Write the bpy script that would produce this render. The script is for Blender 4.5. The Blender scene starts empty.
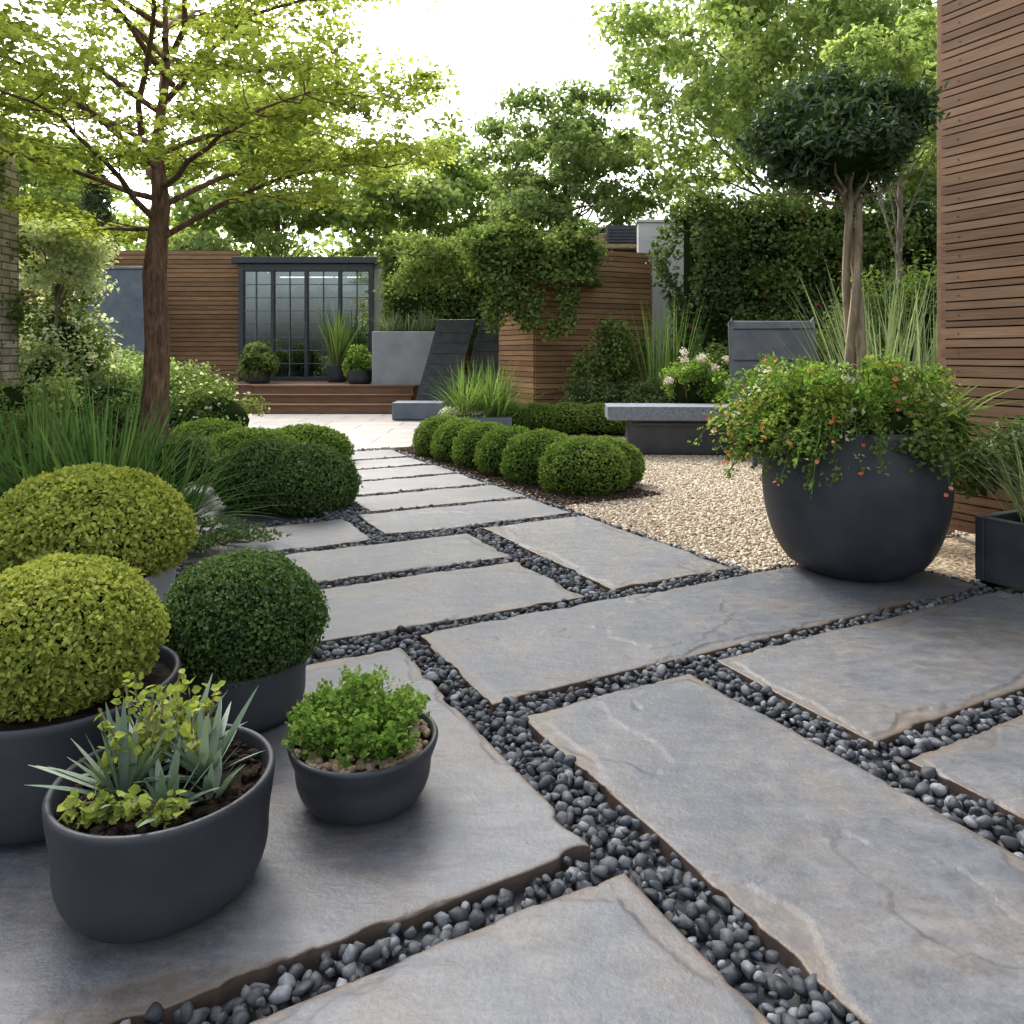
import bpy, bmesh, math, random
import numpy as np
from mathutils import Vector, Matrix
rng=np.random.default_rng(11); random.seed(11)
D=math.radians
scene=bpy.context.scene
COL=scene.collection

# ---------------------------------------------------------------- helpers
def link(o): COL.objects.link(o); return o
def fast_mesh(name,V,F,mat,rnd=None,attrs=None,smooth=False,loc=None,rotz=0.0):
    V=np.asarray(V,np.float32); F=np.asarray(F,np.int32); k=F.shape[1]
    me=bpy.data.meshes.new(name)
    me.vertices.add(len(V)); me.vertices.foreach_set('co',V.ravel())
    me.loops.add(F.size); me.loops.foreach_set('vertex_index',F.ravel())
    me.polygons.add(len(F)); me.polygons.foreach_set('loop_start',np.arange(0,F.size,k,dtype=np.int32))
    me.update(calc_edges=True)
    if rnd is not None:
        a=me.attributes.new('rnd','FLOAT','POINT'); a.data.foreach_set('value',np.asarray(rnd,np.float32))
    if attrs:
        for kk,vv in attrs.items():
            a=me.attributes.new(kk,'FLOAT','POINT'); a.data.foreach_set('value',np.asarray(vv,np.float32))
    sm=np.full(len(F),bool(smooth)) if isinstance(smooth,(bool,int)) else np.asarray(smooth,bool)
    me.polygons.foreach_set('use_smooth',sm)
    me.materials.append(mat)
    o=bpy.data.objects.new(name,me)
    if loc is not None: o.location=loc
    o.rotation_euler=(0,0,rotz)
    return link(o)
def grp(name,loc,kids):
    e=bpy.data.objects.new(name,None); e.location=loc; e.empty_display_size=.1; link(e)
    for k in kids:
        k.parent=e; k.matrix_parent_inverse=Matrix.Translation(-Vector(loc))
    return e
def cat(parts):
    V=[];F=[];R=[];o=0
    for v,f,r in parts:
        V.append(v);F.append(f+o);R.append(r);o+=len(v)
    return np.concatenate(V),np.concatenate(F),np.concatenate(R)
def vn(x,y,seed=0):
    xi=np.floor(x).astype(np.int64); yi=np.floor(y).astype(np.int64)
    fx=x-xi; fy=y-yi; fx=fx*fx*(3-2*fx); fy=fy*fy*(3-2*fy)
    def h(a,b):
        n=(a*374761393+b*668265263+seed*982451653)&0xffffffff
        n=((n^(n>>13))*1274126177)&0xffffffff
        return ((n^(n>>16))&0xffff)/65535.0
    return (h(xi,yi)*(1-fx)+h(xi+1,yi)*fx)*(1-fy)+(h(xi,yi+1)*(1-fx)+h(xi+1,yi+1)*fx)*fy
def fbm(x,y,seed=0,oct=5):
    s=0;a=.5
    for i in range(oct):
        s=s+a*vn(x,y,seed+i*17); x,y=x*1.8+y*.95+3.1,y*1.8-x*.95+1.7;a*=.5
    return s
_sd=rng.normal(size=(6,3)); _sp=rng.uniform(0,6.28,6)
def sn(P,f):
    s=0
    for i in range(6): s=s+np.sin(P@_sd[i]*f+_sp[i])
    return s/6*1.6
def unit(A): return A/np.maximum(np.linalg.norm(A,axis=1,keepdims=True),1e-9)
def uv(u,v): return (.887*u-.463*v,.463*u+.887*v)

# ---------------------------------------------------------------- materials
def newmat(name):
    m=bpy.data.materials.new(name); m.use_nodes=True; nt=m.node_tree; nt.nodes.clear()
    out=nt.nodes.new('ShaderNodeOutputMaterial'); return m,nt,out
def N(nt,t,**k):
    n=nt.nodes.new(t)
    for a,b in k.items(): setattr(n,a,b)
    return n
def ramp(nt,src,stops):
    r=N(nt,'ShaderNodeValToRGB'); e=r.color_ramp.elements
    while len(e)<len(stops): e.new(.5)
    for i,(p,c) in enumerate(stops): e[i].position=p; e[i].color=(*c,1)
    nt.links.new(src,r.inputs[0]); return r.outputs[0]
def noise(nt,scale,detail=4,vec=None,dist=0,rough=.5):
    n=N(nt,'ShaderNodeTexNoise'); n.inputs['Scale'].default_value=scale; n.inputs['Detail'].default_value=detail
    n.inputs['Distortion'].default_value=dist; n.inputs['Roughness'].default_value=rough
    if vec is None: vec=N(nt,'ShaderNodeTexCoord').outputs['Object']
    nt.links.new(vec,n.inputs['Vector']); return n.outputs[0]
def mixc(nt,f,a,b,mode='MIX'):
    m=N(nt,'ShaderNodeMix',data_type='RGBA',blend_type=mode)
    for s,val in ((m.inputs[0],f),(m.inputs[6],a),(m.inputs[7],b)):
        if isinstance(val,bpy.types.NodeSocket): nt.links.new(val,s)
        elif isinstance(val,(int,float)): s.default_value=val
        else: s.default_value=(*val,1)
    return m.outputs[2]
def math_(nt,op,a,b=None,clamp=False):
    m=N(nt,'ShaderNodeMath',operation=op,use_clamp=clamp)
    for i,val in enumerate((a,b)):
        if val is None: continue
        if isinstance(val,bpy.types.NodeSocket): nt.links.new(val,m.inputs[i])
        else: m.inputs[i].default_value=val
    return m.outputs[0]
def bump(nt,h,dist,strength=1.0,nrm=None):
    b=N(nt,'ShaderNodeBump'); b.inputs['Strength'].default_value=strength; b.inputs['Distance'].default_value=dist
    nt.links.new(h,b.inputs['Height'])
    if nrm is not None: nt.links.new(nrm,b.inputs['Normal'])
    return b.outputs[0]
def attr(nt,name): return N(nt,'ShaderNodeAttribute',attribute_name=name).outputs['Fac']
def prin(nt,out,col,rough=.6,nrm=None,spec=.5,metal=0):
    p=N(nt,'ShaderNodeBsdfPrincipled')
    if isinstance(col,bpy.types.NodeSocket): nt.links.new(col,p.inputs['Base Color'])
    else: p.inputs['Base Color'].default_value=(*col,1)
    if isinstance(rough,bpy.types.NodeSocket): nt.links.new(rough,p.inputs['Roughness'])
    else: p.inputs['Roughness'].default_value=rough
    p.inputs['Specular IOR Level'].default_value=spec; p.inputs['Metallic'].default_value=metal
    if nrm is not None: nt.links.new(nrm,p.inputs['Normal'])
    nt.links.new(p.outputs[0],out.inputs[0]); return p
def leafmat(name,c,tr=.35,gloss=.0,tm=(1.3,1.36,.8),ds=.13):
    m,nt,out=newmat(name)
    cc=[]
    for q in c:
        l=.3*q[0]+.6*q[1]+.1*q[2]; cc.append(tuple(x*(1-ds)+l*ds for x in q))
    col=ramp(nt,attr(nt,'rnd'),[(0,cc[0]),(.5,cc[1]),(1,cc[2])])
    p=N(nt,'ShaderNodeBsdfDiffuse'); nt.links.new(col,p.inputs[0])
    t=N(nt,'ShaderNodeBsdfTranslucent'); tc=mixc(nt,1.0,col,tm,'MULTIPLY'); nt.links.new(tc,t.inputs[0])
    mx=N(nt,'ShaderNodeMixShader'); mx.inputs[0].default_value=tr
    nt.links.new(p.outputs[0],mx.inputs[1]); nt.links.new(t.outputs[0],mx.inputs[2]); o=mx.outputs[0]
    if gloss:
        g=N(nt,'ShaderNodeBsdfGlossy'); g.inputs['Roughness'].default_value=.42; g.inputs['Color'].default_value=(.9,.95,1,1)
        m2=N(nt,'ShaderNodeMixShader'); m2.inputs[0].default_value=gloss
        nt.links.new(o,m2.inputs[1]); nt.links.new(g.outputs[0],m2.inputs[2]); o=m2.outputs[0]
    nt.links.new(o,out.inputs[0])
    return m
def simple(name,c1,c2,scale,rough=.6,bd=.002,bs=60,spec=.4):
    m,nt,out=newmat(name)
    nz=noise(nt,scale,5); col=ramp(nt,nz,[(.3,c1),(.7,c2)])
    r=math_(nt,'ADD',math_(nt,'MULTIPLY',nz,.25),rough-.12)
    prin(nt,out,col,r,bump(nt,noise(nt,bs,3),bd),spec); return m

M={}
M['yellow']=leafmat('leaf_golden',[(.09,.13,.012),(.23,.29,.022),(.44,.47,.07)],.3)
M['box']=leafmat('leaf_box',[(.020,.050,.010),(.048,.105,.018),(.12,.20,.035)],.25,.02)
M['boxlite']=leafmat('leaf_box_light',[(.03,.07,.012),(.09,.165,.022),(.20,.28,.045)],.3)
M['maple']=leafmat('leaf_maple',[(.16,.21,.03),(.31,.38,.055),(.48,.52,.12)],.5)
M['bgl']=leafmat('leaf_bg_light',[(.16,.23,.07),(.30,.39,.12),(.46,.54,.22)],.52)
M['bgm']=leafmat('leaf_bg_mid',[(.12,.18,.065),(.23,.31,.11),(.37,.45,.19)],.5)
M['dark']=leafmat('leaf_dark',[(.018,.042,.012),(.04,.08,.022),(.10,.16,.04)],.25,.04)
M['wall']=leafmat('leaf_wall_hedge',[(.034,.068,.02),(.08,.135,.034),(.18,.25,.07)],.32,.015)
M['ivy']=leafmat('leaf_ivy',[(.052,.092,.022),(.12,.185,.038),(.26,.33,.085)],.35)
M['varieg']=leafmat('leaf_variegated',[(.28,.34,.18),(.58,.60,.42),(.82,.82,.70)],.35)
M['grass']=leafmat('grass_green',[(.05,.11,.025),(.12,.22,.045),(.27,.37,.09)],.4)
M['grassdk']=leafmat('grass_deep_green',[(.03,.085,.02),(.075,.165,.04),(.18,.29,.08)],.35)
M['sage']=leafmat('grass_sage',[(.08,.12,.06),(.16,.22,.11),(.30,.36,.20)],.3)
M['succ']=leafmat('leaf_succulent',[(.08,.14,.085),(.14,.21,.14),(.27,.34,.24)],.12,.04)
M['fresh']=leafmat('leaf_fresh',[(.07,.16,.018),(.16,.28,.03),(.33,.44,.08)],.4)
M['lime']=leafmat('leaf_lime',[(.16,.22,.02),(.28,.35,.04),(.44,.46,.10)],.35)
M['flower_o']=leafmat('flower_orange',[(.6,.12,.03),(.75,.2,.05),(.85,.4,.2)],.3,0,(1.1,1,.9))
M['flower_p']=leafmat('flower_pink',[(.6,.42,.34),(.74,.66,.55),(.8,.78,.70)],.3,0,(1,1,.9))
M['flower_r']=leafmat('flower_red',[(.35,.02,.03),(.5,.04,.05),(.6,.12,.12)],.3,0,(1.1,1,.9))
def flat(name,c,rough=.9):
    m,nt,out=newmat(name); col=ramp(nt,noise(nt,20,2),[(.3,c),(.7,tuple(x*1.9 for x in c))]); d=N(nt,'ShaderNodeBsdfDiffuse'); nt.links.new(col,d.inputs[0]); nt.links.new(d.outputs[0],out.inputs[0]); return m
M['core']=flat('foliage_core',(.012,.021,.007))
M['pot']=simple('pot_charcoal',(.022,.025,.032),(.040,.044,.053),5,.52,.0008,90)
M['potgrey']=simple('pot_grey',(.045,.05,.058),(.07,.075,.083),6,.55,.001,60)
M['concrete']=simple('concrete_pale',(.24,.26,.28),(.32,.34,.36),3,.6,.001,40)
M['slatewall']=simple('slate_wall',(.10,.125,.16),(.16,.185,.22),4,.5,.003,25)
M['granite']=simple('granite_bench',(.11,.13,.17),(.22,.25,.29),40,.5,.001,60)
M['darkstone']=simple('dark_stone',(.03,.033,.042),(.055,.06,.07),8,.5,.002,40)
M['frame']=simple('door_frame',(.035,.042,.05),(.05,.058,.068),5,.45,.0003,40)
M['soil']=simple('soil',(.010,.008,.006),(.035,.026,.020),18,.95,.02,45,.1)
M['mulch']=simple('bark_mulch',(.028,.018,.013),(.10,.068,.05),45,.95,.03,60,.1)
M['compost']=simple('dark_compost',(.012,.009,.007),(.055,.038,.028),45,.95,.03,60,.1)
M['white']=simple('render_wall',(.5,.49,.46),(.62,.6,.57),1.5,.8,.001,40)
M['cushion']=simple('cushion_grey',(.10,.11,.13),(.15,.16,.18),6,.85,.002,200)
M['thatch']=simple('roof_tan',(.25,.18,.10),(.4,.3,.18),20,.9,.02,40)
def barkmat(name,c1,c2):
    m,nt,out=newmat(name)
    tc=N(nt,'ShaderNodeTexCoord'); mp=N(nt,'ShaderNodeMapping'); mp.inputs['Scale'].default_value=(1,1,.25)
    nt.links.new(tc.outputs['Object'],mp.inputs[0])
    n=noise(nt,28,5,mp.outputs[0],.6)
    prin(nt,out,ramp(nt,n,[(.3,c1),(.7,c2)]),.85,bump(nt,n,.02),.2); return m
M['bark']=barkmat('bark_brown',(.075,.040,.027),(.25,.15,.10))
M['barkgrey']=barkmat('bark_grey',(.10,.085,.065),(.25,.21,.17))
M['barktan']=barkmat('bark_tan',(.15,.11,.075),(.36,.29,.20))
def woodmat(name,c1,c2,c3):
    m,nt,out=newmat(name)
    tc=N(nt,'ShaderNodeTexCoord'); a=attr(nt,'rnd')
    off=N(nt,'ShaderNodeCombineXYZ'); nt.links.new(math_(nt,'MULTIPLY',a,37.0),off.inputs[0]); nt.links.new(math_(nt,'MULTIPLY',a,5.3),off.inputs[2])
    ad=N(nt,'ShaderNodeVectorMath',operation='ADD'); nt.links.new(tc.outputs['Object'],ad.inputs[0]); nt.links.new(off.outputs[0],ad.inputs[1])
    mp=N(nt,'ShaderNodeMapping'); mp.inputs['Scale'].default_value=(2.0,60,120); nt.links.new(ad.outputs[0],mp.inputs[0])
    g=noise(nt,1.5,4,mp.outputs[0],.2,.6)
    mp2=N(nt,'ShaderNodeMapping'); mp2.inputs['Scale'].default_value=(1.6,6,6); nt.links.new(ad.outputs[0],mp2.inputs[0])
    g2=noise(nt,1.6,3,mp2.outputs[0])
    col=ramp(nt,g,[(.25,c1),(.5,c2),(.75,c3)])
    col=mixc(nt,.7,col,ramp(nt,g2,[(.3,(.78,.76,.75)),(.7,(1.16,1.16,1.16))]),'MULTIPLY')
    tint=ramp(nt,a,[(0,(.66,.62,.60)),(.5,(.92,.90,.88)),(1,(1.16,1.14,1.12))])
    col=mixc(nt,1.0,col,tint,'MULTIPLY')
    prin(nt,out,col,.7,bump(nt,g,.0005),.2); return m
M['wood']=woodmat('cedar_slats',(.17,.10,.063),(.25,.155,.10),(.33,.22,.15))
M['woodfar']=woodmat('cedar_slats_far',(.20,.11,.055),(.29,.17,.09),(.38,.24,.14))
M['deck']=woodmat('deck_wood',(.14,.075,.045),(.22,.125,.08),(.30,.18,.12))
M['batten']=simple('dark_batten',(.012,.008,.006),(.022,.015,.011),8,.9)

def stonemat():
    m,nt,out=newmat('bluestone')
    tc=N(nt,'ShaderNodeTexCoord').outputs['Object']; r=attr(nt,'rnd'); e=attr(nt,'edge'); fk=attr(nt,'flake')
    n1=noise(nt,1.5,6,tc,.3,.62); n2=noise(nt,3.0,7,tc,.3,.70); n3=noise(nt,90,3,tc,0,.7); n5=noise(nt,16,6,tc,.15,.72)
    mp=N(nt,'ShaderNodeMapping'); mp.inputs['Rotation'].default_value=(0,0,D(-18)); mp.inputs['Scale'].default_value=(1,3,1); nt.links.new(tc,mp.inputs[0])
    n4=noise(nt,6,7,mp.outputs[0],.3,.72)
    f=math_(nt,'ADD',math_(nt,'MULTIPLY',n1,.8),math_(nt,'MULTIPLY',r,.20))
    base=ramp(nt,f,[(.30,(.074,.084,.102)),(.5,(.106,.115,.131)),(.75,(.155,.157,.160))])
    tan=ramp(nt,n2,[(.45,(0,0,0)),(.66,(1,1,1))])
    col=mixc(nt,math_(nt,'MULTIPLY',tan,.42),base,(.175,.140,.100))
    col=mixc(nt,.7,col,ramp(nt,n4,[(.30,(.66,.68,.71)),(.5,(1,1,1)),(.72,(1.38,1.35,1.3))]),'MULTIPLY')
    col=mixc(nt,.7,col,ramp(nt,n5,[(.32,(.70,.70,.72)),(.7,(1.3,1.29,1.27))]),'MULTIPLY')
    col=mixc(nt,.6,col,ramp(nt,n3,[(.3,(.72,.72,.72)),(.7,(1.25,1.25,1.25))]),'MULTIPLY')
    flc=ramp(nt,n5,[(.35,(.095,.070,.048)),(.65,(.19,.150,.108))])
    col=mixc(nt,math_(nt,'MULTIPLY',fk,math_(nt,'ADD',math_(nt,'MULTIPLY',tan,.4),.28)),col,flc)
    col=mixc(nt,math_(nt,'MULTIPLY',attr(nt,'cleft'),.7),col,(.040,.032,.026))
    en=math_(nt,'MULTIPLY',math_(nt,'POWER',n5,3.0),.14)
    ef=math_(nt,'SUBTRACT',1.0,math_(nt,'DIVIDE',e,en),True)
    col=mixc(nt,math_(nt,'MULTIPLY',ef,.8),col,(.085,.055,.036))
    h=math_(nt,'ADD',math_(nt,'MULTIPLY',n3,.14),math_(nt,'ADD',math_(nt,'MULTIPLY',n5,.6),math_(nt,'MULTIPLY',n4,.6)))
    rr=math_(nt,'ADD',math_(nt,'MULTIPLY',n5,.4),.28)
    prin(nt,out,col,rr,bump(nt,h,.007,.9),.5); return m
M['stone']=stonemat()
def pebmat(name,stops,rough,spec=.5):
    m,nt,out=newmat(name)
    col=ramp(nt,attr(nt,'rnd'),stops)
    n=noise(nt,90,4)
    col=mixc(nt,.6,col,ramp(nt,n,[(.3,(.65,.65,.65)),(.7,(1.35,1.35,1.35))]),'MULTIPLY')
    prin(nt,out,col,rough,bump(nt,n,.002),spec); return m
M['pebble']=pebmat('slate_pebbles',[(0,(.022,.025,.030)),(.5,(.05,.056,.066)),(.85,(.09,.10,.115)),(1,(.18,.19,.21))],.62,.35)
M['gravel']=pebmat('tan_gravel',[(0,(.25,.18,.12)),(.35,(.41,.33,.24)),(.75,(.53,.46,.36)),(1,(.70,.65,.57))],.8,.2)
def gravground():
    m,nt,out=newmat('gravel_base')
    v=N(nt,'ShaderNodeTexVoronoi'); v.inputs['Scale'].default_value=42; nt.links.new(N(nt,'ShaderNodeTexCoord').outputs['Object'],v.inputs['Vector'])
    col=ramp(nt,v.outputs['Color'],[(0,(.25,.18,.12)),(.5,(.44,.36,.26)),(1,(.60,.53,.43))])
    col=mixc(nt,1.0,col,ramp(nt,v.outputs['Distance'],[(.25,(1,1,1)),(.7,(.45,.4,.36))]),'MULTIPLY')
    b=N(nt,'ShaderNodeBump',invert=True); b.inputs['Distance'].default_value=.012; nt.links.new(v.outputs['Distance'],b.inputs['Height'])
    prin(nt,out,col,.9,b.outputs[0],.2); return m
M['gravelbase']=gravground()
def stackmat():
    m,nt,out=newmat('stacked_stone')
    tc=N(nt,'ShaderNodeTexCoord'); sp=N(nt,'ShaderNodeSeparateXYZ'); nt.links.new(tc.outputs['Object'],sp.inputs[0])
    cb=N(nt,'ShaderNodeCombineXYZ'); nt.links.new(math_(nt,'ADD',sp.outputs[0],sp.outputs[1]),cb.inputs[0]); nt.links.new(sp.outputs[2],cb.inputs[1])
    b=N(nt,'ShaderNodeTexBrick'); nt.links.new(cb.outputs[0],b.inputs['Vector'])
    b.inputs['Scale'].default_value=1; b.inputs['Brick Width'].default_value=.26; b.inputs['Row Height'].default_value=.085; b.inputs['Mortar Size'].default_value=.008
    b.inputs['Color1'].default_value=(.36,.29,.23,1); b.inputs['Color2'].default_value=(.55,.49,.42,1); b.inputs['Mortar'].default_value=(.14,.12,.10,1)
    n=noise(nt,9,5); col=mixc(nt,.7,b.outputs[0],ramp(nt,n,[(.3,(.6,.6,.6)),(.7,(1.2,1.2,1.2))]),'MULTIPLY')
    h=math_(nt,'SUBTRACT',math_(nt,'MULTIPLY',n,.5),b.outputs[1])
    prin(nt,out,col,.85,bump(nt,h,.015),.2); return m
M['stack']=stackmat()
def groundmat():
    m,nt,out=newmat('ground_soil_grass')
    n=noise(nt,.8,7)
    col=ramp(nt,n,[(.35,(.03,.022,.014)),(.55,(.035,.045,.015)),(.75,(.05,.08,.02))])
    prin(nt,out,col,.95,bump(nt,noise(nt,30,3),.03),.1); return m
def plazamat():
    m,nt,out=newmat('pale_paving')
    b=N(nt,'ShaderNodeTexBrick'); nt.links.new(N(nt,'ShaderNodeTexCoord').outputs['Object'],b.inputs['Vector'])
    b.inputs['Scale'].default_value=1; b.inputs['Brick Width'].default_value=1.3; b.inputs['Row Height'].default_value=.65; b.inputs['Mortar Size'].default_value=.02
    b.inputs['Color1'].default_value=(.26,.245,.225,1); b.inputs['Color2'].default_value=(.33,.31,.29,1); b.inputs['Mortar'].default_value=(.14,.12,.11,1)
    n=noise(nt,3,5); col=mixc(nt,.6,b.outputs[0],ramp(nt,n,[(.3,(.75,.75,.75)),(.7,(1.15,1.15,1.15))]),'MULTIPLY')
    prin(nt,out,col,.5,bump(nt,n,.004)); return m
def glassmat():
    m,nt,out=newmat('door_glass')
    g=N(nt,'ShaderNodeBsdfGlossy'); g.inputs['Roughness'].default_value=.02; g.inputs['Color'].default_value=(.8,.88,.9,1)
    t=N(nt,'ShaderNodeBsdfTransparent'); t.inputs[0].default_value=(.66,.73,.73,1)
    mx=N(nt,'ShaderNodeMixShader'); mx.inputs[0].default_value=.22
    nt.links.new(t.outputs[0],mx.inputs[1]); nt.links.new(g.outputs[0],mx.inputs[2]); nt.links.new(mx.outputs[0],out.inputs[0]); return m
M['glass']=glassmat()

# ---------------------------------------------------------------- generators
def leafgeo(P,Nn,size,aspect=.55,fold=.3,var=.35):
    n=len(P); Nn=unit(Nn)
    d=rng.normal(size=(n,3))
    d=unit(d-(d*Nn).sum(1,keepdims=True)*Nn); s=np.cross(Nn,d)
    L=(size*rng.uniform(1-var,1+var,n))[:,None]; w=L*aspect*.5; up=Nn*w*fold
    V=np.stack([P-d*L*.5, P-d*L*.18+s*w+up, P+d*L*.2+s*w*.8+up, P+d*L*.5-up*.6, P+d*L*.2-s*w*.8+up, P-d*L*.18-s*w+up],1)
    b=(np.arange(n)*6)[:,None]
    F=np.stack([b+np.array([[0,3,2,1]]),b+np.array([[0,5,4,3]])],1).reshape(-1,4)
    r=np.clip(.7*rng.random(n)+.15+.2*sn(P,.22/size**.8),0,1)
    return V.reshape(-1,3),F,np.repeat(r,6)
def ball_leaves(c,r,n,size,sq=(1,1,1),lump=.05,lf=5,depth=.12,aspect=.65,zmin=-1,rand=.8):
    d=unit(rng.normal(size=(int(n*1.3),3))); d=d[d[:,2]>zmin][:n]
    fine=sn(d,17)
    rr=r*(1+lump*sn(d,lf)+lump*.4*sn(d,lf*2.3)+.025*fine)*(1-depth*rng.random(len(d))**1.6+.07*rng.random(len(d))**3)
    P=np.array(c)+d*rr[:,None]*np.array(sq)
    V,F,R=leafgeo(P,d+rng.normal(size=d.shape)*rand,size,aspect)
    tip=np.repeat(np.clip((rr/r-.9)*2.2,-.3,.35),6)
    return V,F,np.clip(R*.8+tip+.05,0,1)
def sphere(name,c,r,mat,sq=(1,1,1)):
    bm=bmesh.new(); bmesh.ops.create_icosphere(bm,subdivisions=3,radius=1)
    V=np.array([v.co[:] for v in bm.verts]); F=np.array([[v.index for v in f.verts] for f in bm.faces]); bm.free()
    V=V*(1+.04*sn(V,5))[:,None]*r*np.array(sq)+np.array(c)
    return fast_mesh(name,V,F,mat,smooth=True)
def clump_leaves(cl,n,size,aspect=.55,upw=.8,pw=.45,rand=.8,loose=0.0):
    cl=np.array(cl); vol=(cl[:,3]*cl[:,4]*cl[:,5])**(2/3); idx=rng.choice(len(cl),n,p=vol/vol.sum())
    d=unit(rng.normal(size=(n,3))); q=rng.random(n)**pw
    if loose: m=rng.random(n)<loose; q[m]*=rng.uniform(1.0,1.7,m.sum())
    P=cl[idx,:3]+d*q[:,None]*cl[idx,3:6]
    return leafgeo(P,d*.6+np.array([0,0,upw])+rng.normal(size=(n,3))*rand,size,aspect)
def tube(pts,rad,n=8,rv=.5):
    pts=np.array(pts,float); k=len(pts); T=unit(np.gradient(pts,axis=0)); ref=np.array([.3,.9,.31])
    A=unit(np.cross(T,ref)); B=np.cross(T,A); a=np.linspace(0,2*np.pi,n,endpoint=False)
    rad=np.broadcast_to(np.array(rad,float),(k,))
    V=pts[:,None]+rad[:,None,None]*(np.cos(a)[None,:,None]*A[:,None]+np.sin(a)[None,:,None]*B[:,None])
    i,j=np.meshgrid(np.arange(k-1),np.arange(n),indexing='ij'); i=i.ravel();j=j.ravel()
    F=np.stack([i*n+j,i*n+(j+1)%n,(i+1)*n+(j+1)%n,(i+1)*n+j],1)
    return V.reshape(-1,3),F,np.full(k*n,rv)
def wob(a,b,k,amp,sag=0):
    a=np.array(a,float);b=np.array(b,float);t=np.linspace(0,1,k)[:,None]
    p=a+(b-a)*t; w=rng.normal(size=(k,3))*amp; w[0]=0;w[-1]=0
    p=p+w; p[:,2]+=sag*np.sin(t[:,0]*np.pi); return p
def blades(c,n,L,w,spread,lean=(.1,.9),droop=.6,seg=6,r0=.05,az=None,fat=0.0):
    a=rng.uniform(0,2*np.pi,n) if az is None else rng.normal(az[0],az[1],n)
    ln=L*rng.uniform(.55,1.1,n); th=rng.uniform(lean[0],lean[1],n)*spread
    hd=np.stack([np.cos(a),np.sin(a),np.zeros(n)],1); sd=np.stack([-np.sin(a),np.cos(a),np.zeros(n)],1)
    p=np.array(c)+hd*(rng.random(n)*r0)[:,None]+sd*((rng.random(n)-.5)*r0)[:,None]
    out=[]
    for i in range(seg+1):
        t=i/seg; ww=w*(1-t**2.2)*(.75-fat*.3+.5*min(1,t*(4-2*fat)))*.5+w*.02
        out.append(np.stack([p-sd*ww,p+sd*ww],1))
        ang=np.minimum(th+droop*th*t*2.0,2.6)
        p=p+(hd*np.sin(ang)[:,None]+np.array([0,0,1])*np.cos(ang)[:,None])*(ln/seg)[:,None]
    V=np.stack(out,1).reshape(-1,3); k=(seg+1)*2
    b=(np.arange(n)*k)[:,None]; F=np.concatenate([b+np.array([[2*i,2*i+1,2*i+3,2*i+2]]) for i in range(seg)])
    return V,F,np.repeat(rng.random(n),k)
def boxes(L):
    L=np.array(L,float); n=len(L)
    s=np.array([[x,y,z] for x in(-.5,.5) for y in(-.5,.5) for z in(-.5,.5)])
    V=(L[:,None,:3]+s[None]*L[:,None,3:6]).reshape(-1,3)
    f=np.array([[0,1,3,2],[4,6,7,5],[0,4,5,1],[2,3,7,6],[0,2,6,4],[1,5,7,3]])
    F=((np.arange(n)*8)[:,None,None]+f[None]).reshape(-1,4)
    return V,F,np.repeat(rng.random(n),8)
def boxobj(name,L,mat,loc=None,rotz=0,bev=.0):
    V,F,R=boxes(L); o=fast_mesh(name,V,F,mat,R,loc=loc,rotz=rotz)
    if bev:
        b=o.modifiers.new('bev','BEVEL'); b.width=bev; b.segments=2
    return o
def lathe(name,prof,loc,mat,n=72):
    prof=np.array(prof); a=np.linspace(0,2*np.pi,n,endpoint=False); k=len(prof)
    V=np.stack([prof[:,0,None]*np.cos(a),prof[:,0,None]*np.sin(a),np.repeat(prof[:,1,None],n,1)],2).reshape(-1,3)
    F=np.array([(i*n+j,i*n+(j+1)%n,(i+1)*n+(j+1)%n,(i+1)*n+j) for i in range(k-1) for j in range(n)])
    return fast_mesh(name,V,F,mat,smooth=True,loc=loc)
def pot(loc,rb,rm,rt,h,mat,zm=.55,lip=.018,sink=.035,power=2.4):
    t=np.linspace(0,1,18); r=[]
    for q in t:
        if q<zm: s=1-q/zm; r.append(rb+(rm-rb)*(1-s**power)**(1/power))
        else: s=(q-zm)/(1-zm); r.append(rm+(rt-rm)*s*s*(3-2*s))
    prof=[(.001,0),(rb-.02,0),(rb-.004,.003)]+[(r[i],.010+(h-.010)*t[i]) for i in range(18)]
    prof[-1]=(rt,h-.006)
    prof+=[(rt-.004,h),(rt-lip*.5,h+.002),(rt-lip+.003,h),(rt-lip,h-.006),(rt-lip-.003,h-sink-.02),(rt-lip-.02,h-.16*min(1,h/.4)-sink)]
    p=lathe('pot',prof,loc,M[mat])
    rs=rt-lip-.003; g=[(.001,h-sink+.012),(rs*.4,h-sink+.008),(rs*.8,h-sink),(rs,h-sink-.008)]
    s=lathe('soil',g,loc,M['soil'],40)
    return [p,s]
bm=bmesh.new(); bmesh.ops.create_icosphere(bm,subdivisions=2,radius=1)
ICO=np.array([v.co[:] for v in bm.verts]); ICOF=np.array([[v.index for v in f.verts] for f in bm.faces]); bm.free()
bm=bmesh.new(); bmesh.ops.create_icosphere(bm,subdivisions=1,radius=1)
ICO1=np.array([v.co[:] for v in bm.verts]); ICO1F=np.array([[v.index for v in f.verts] for f in bm.faces]); bm.free()
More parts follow.
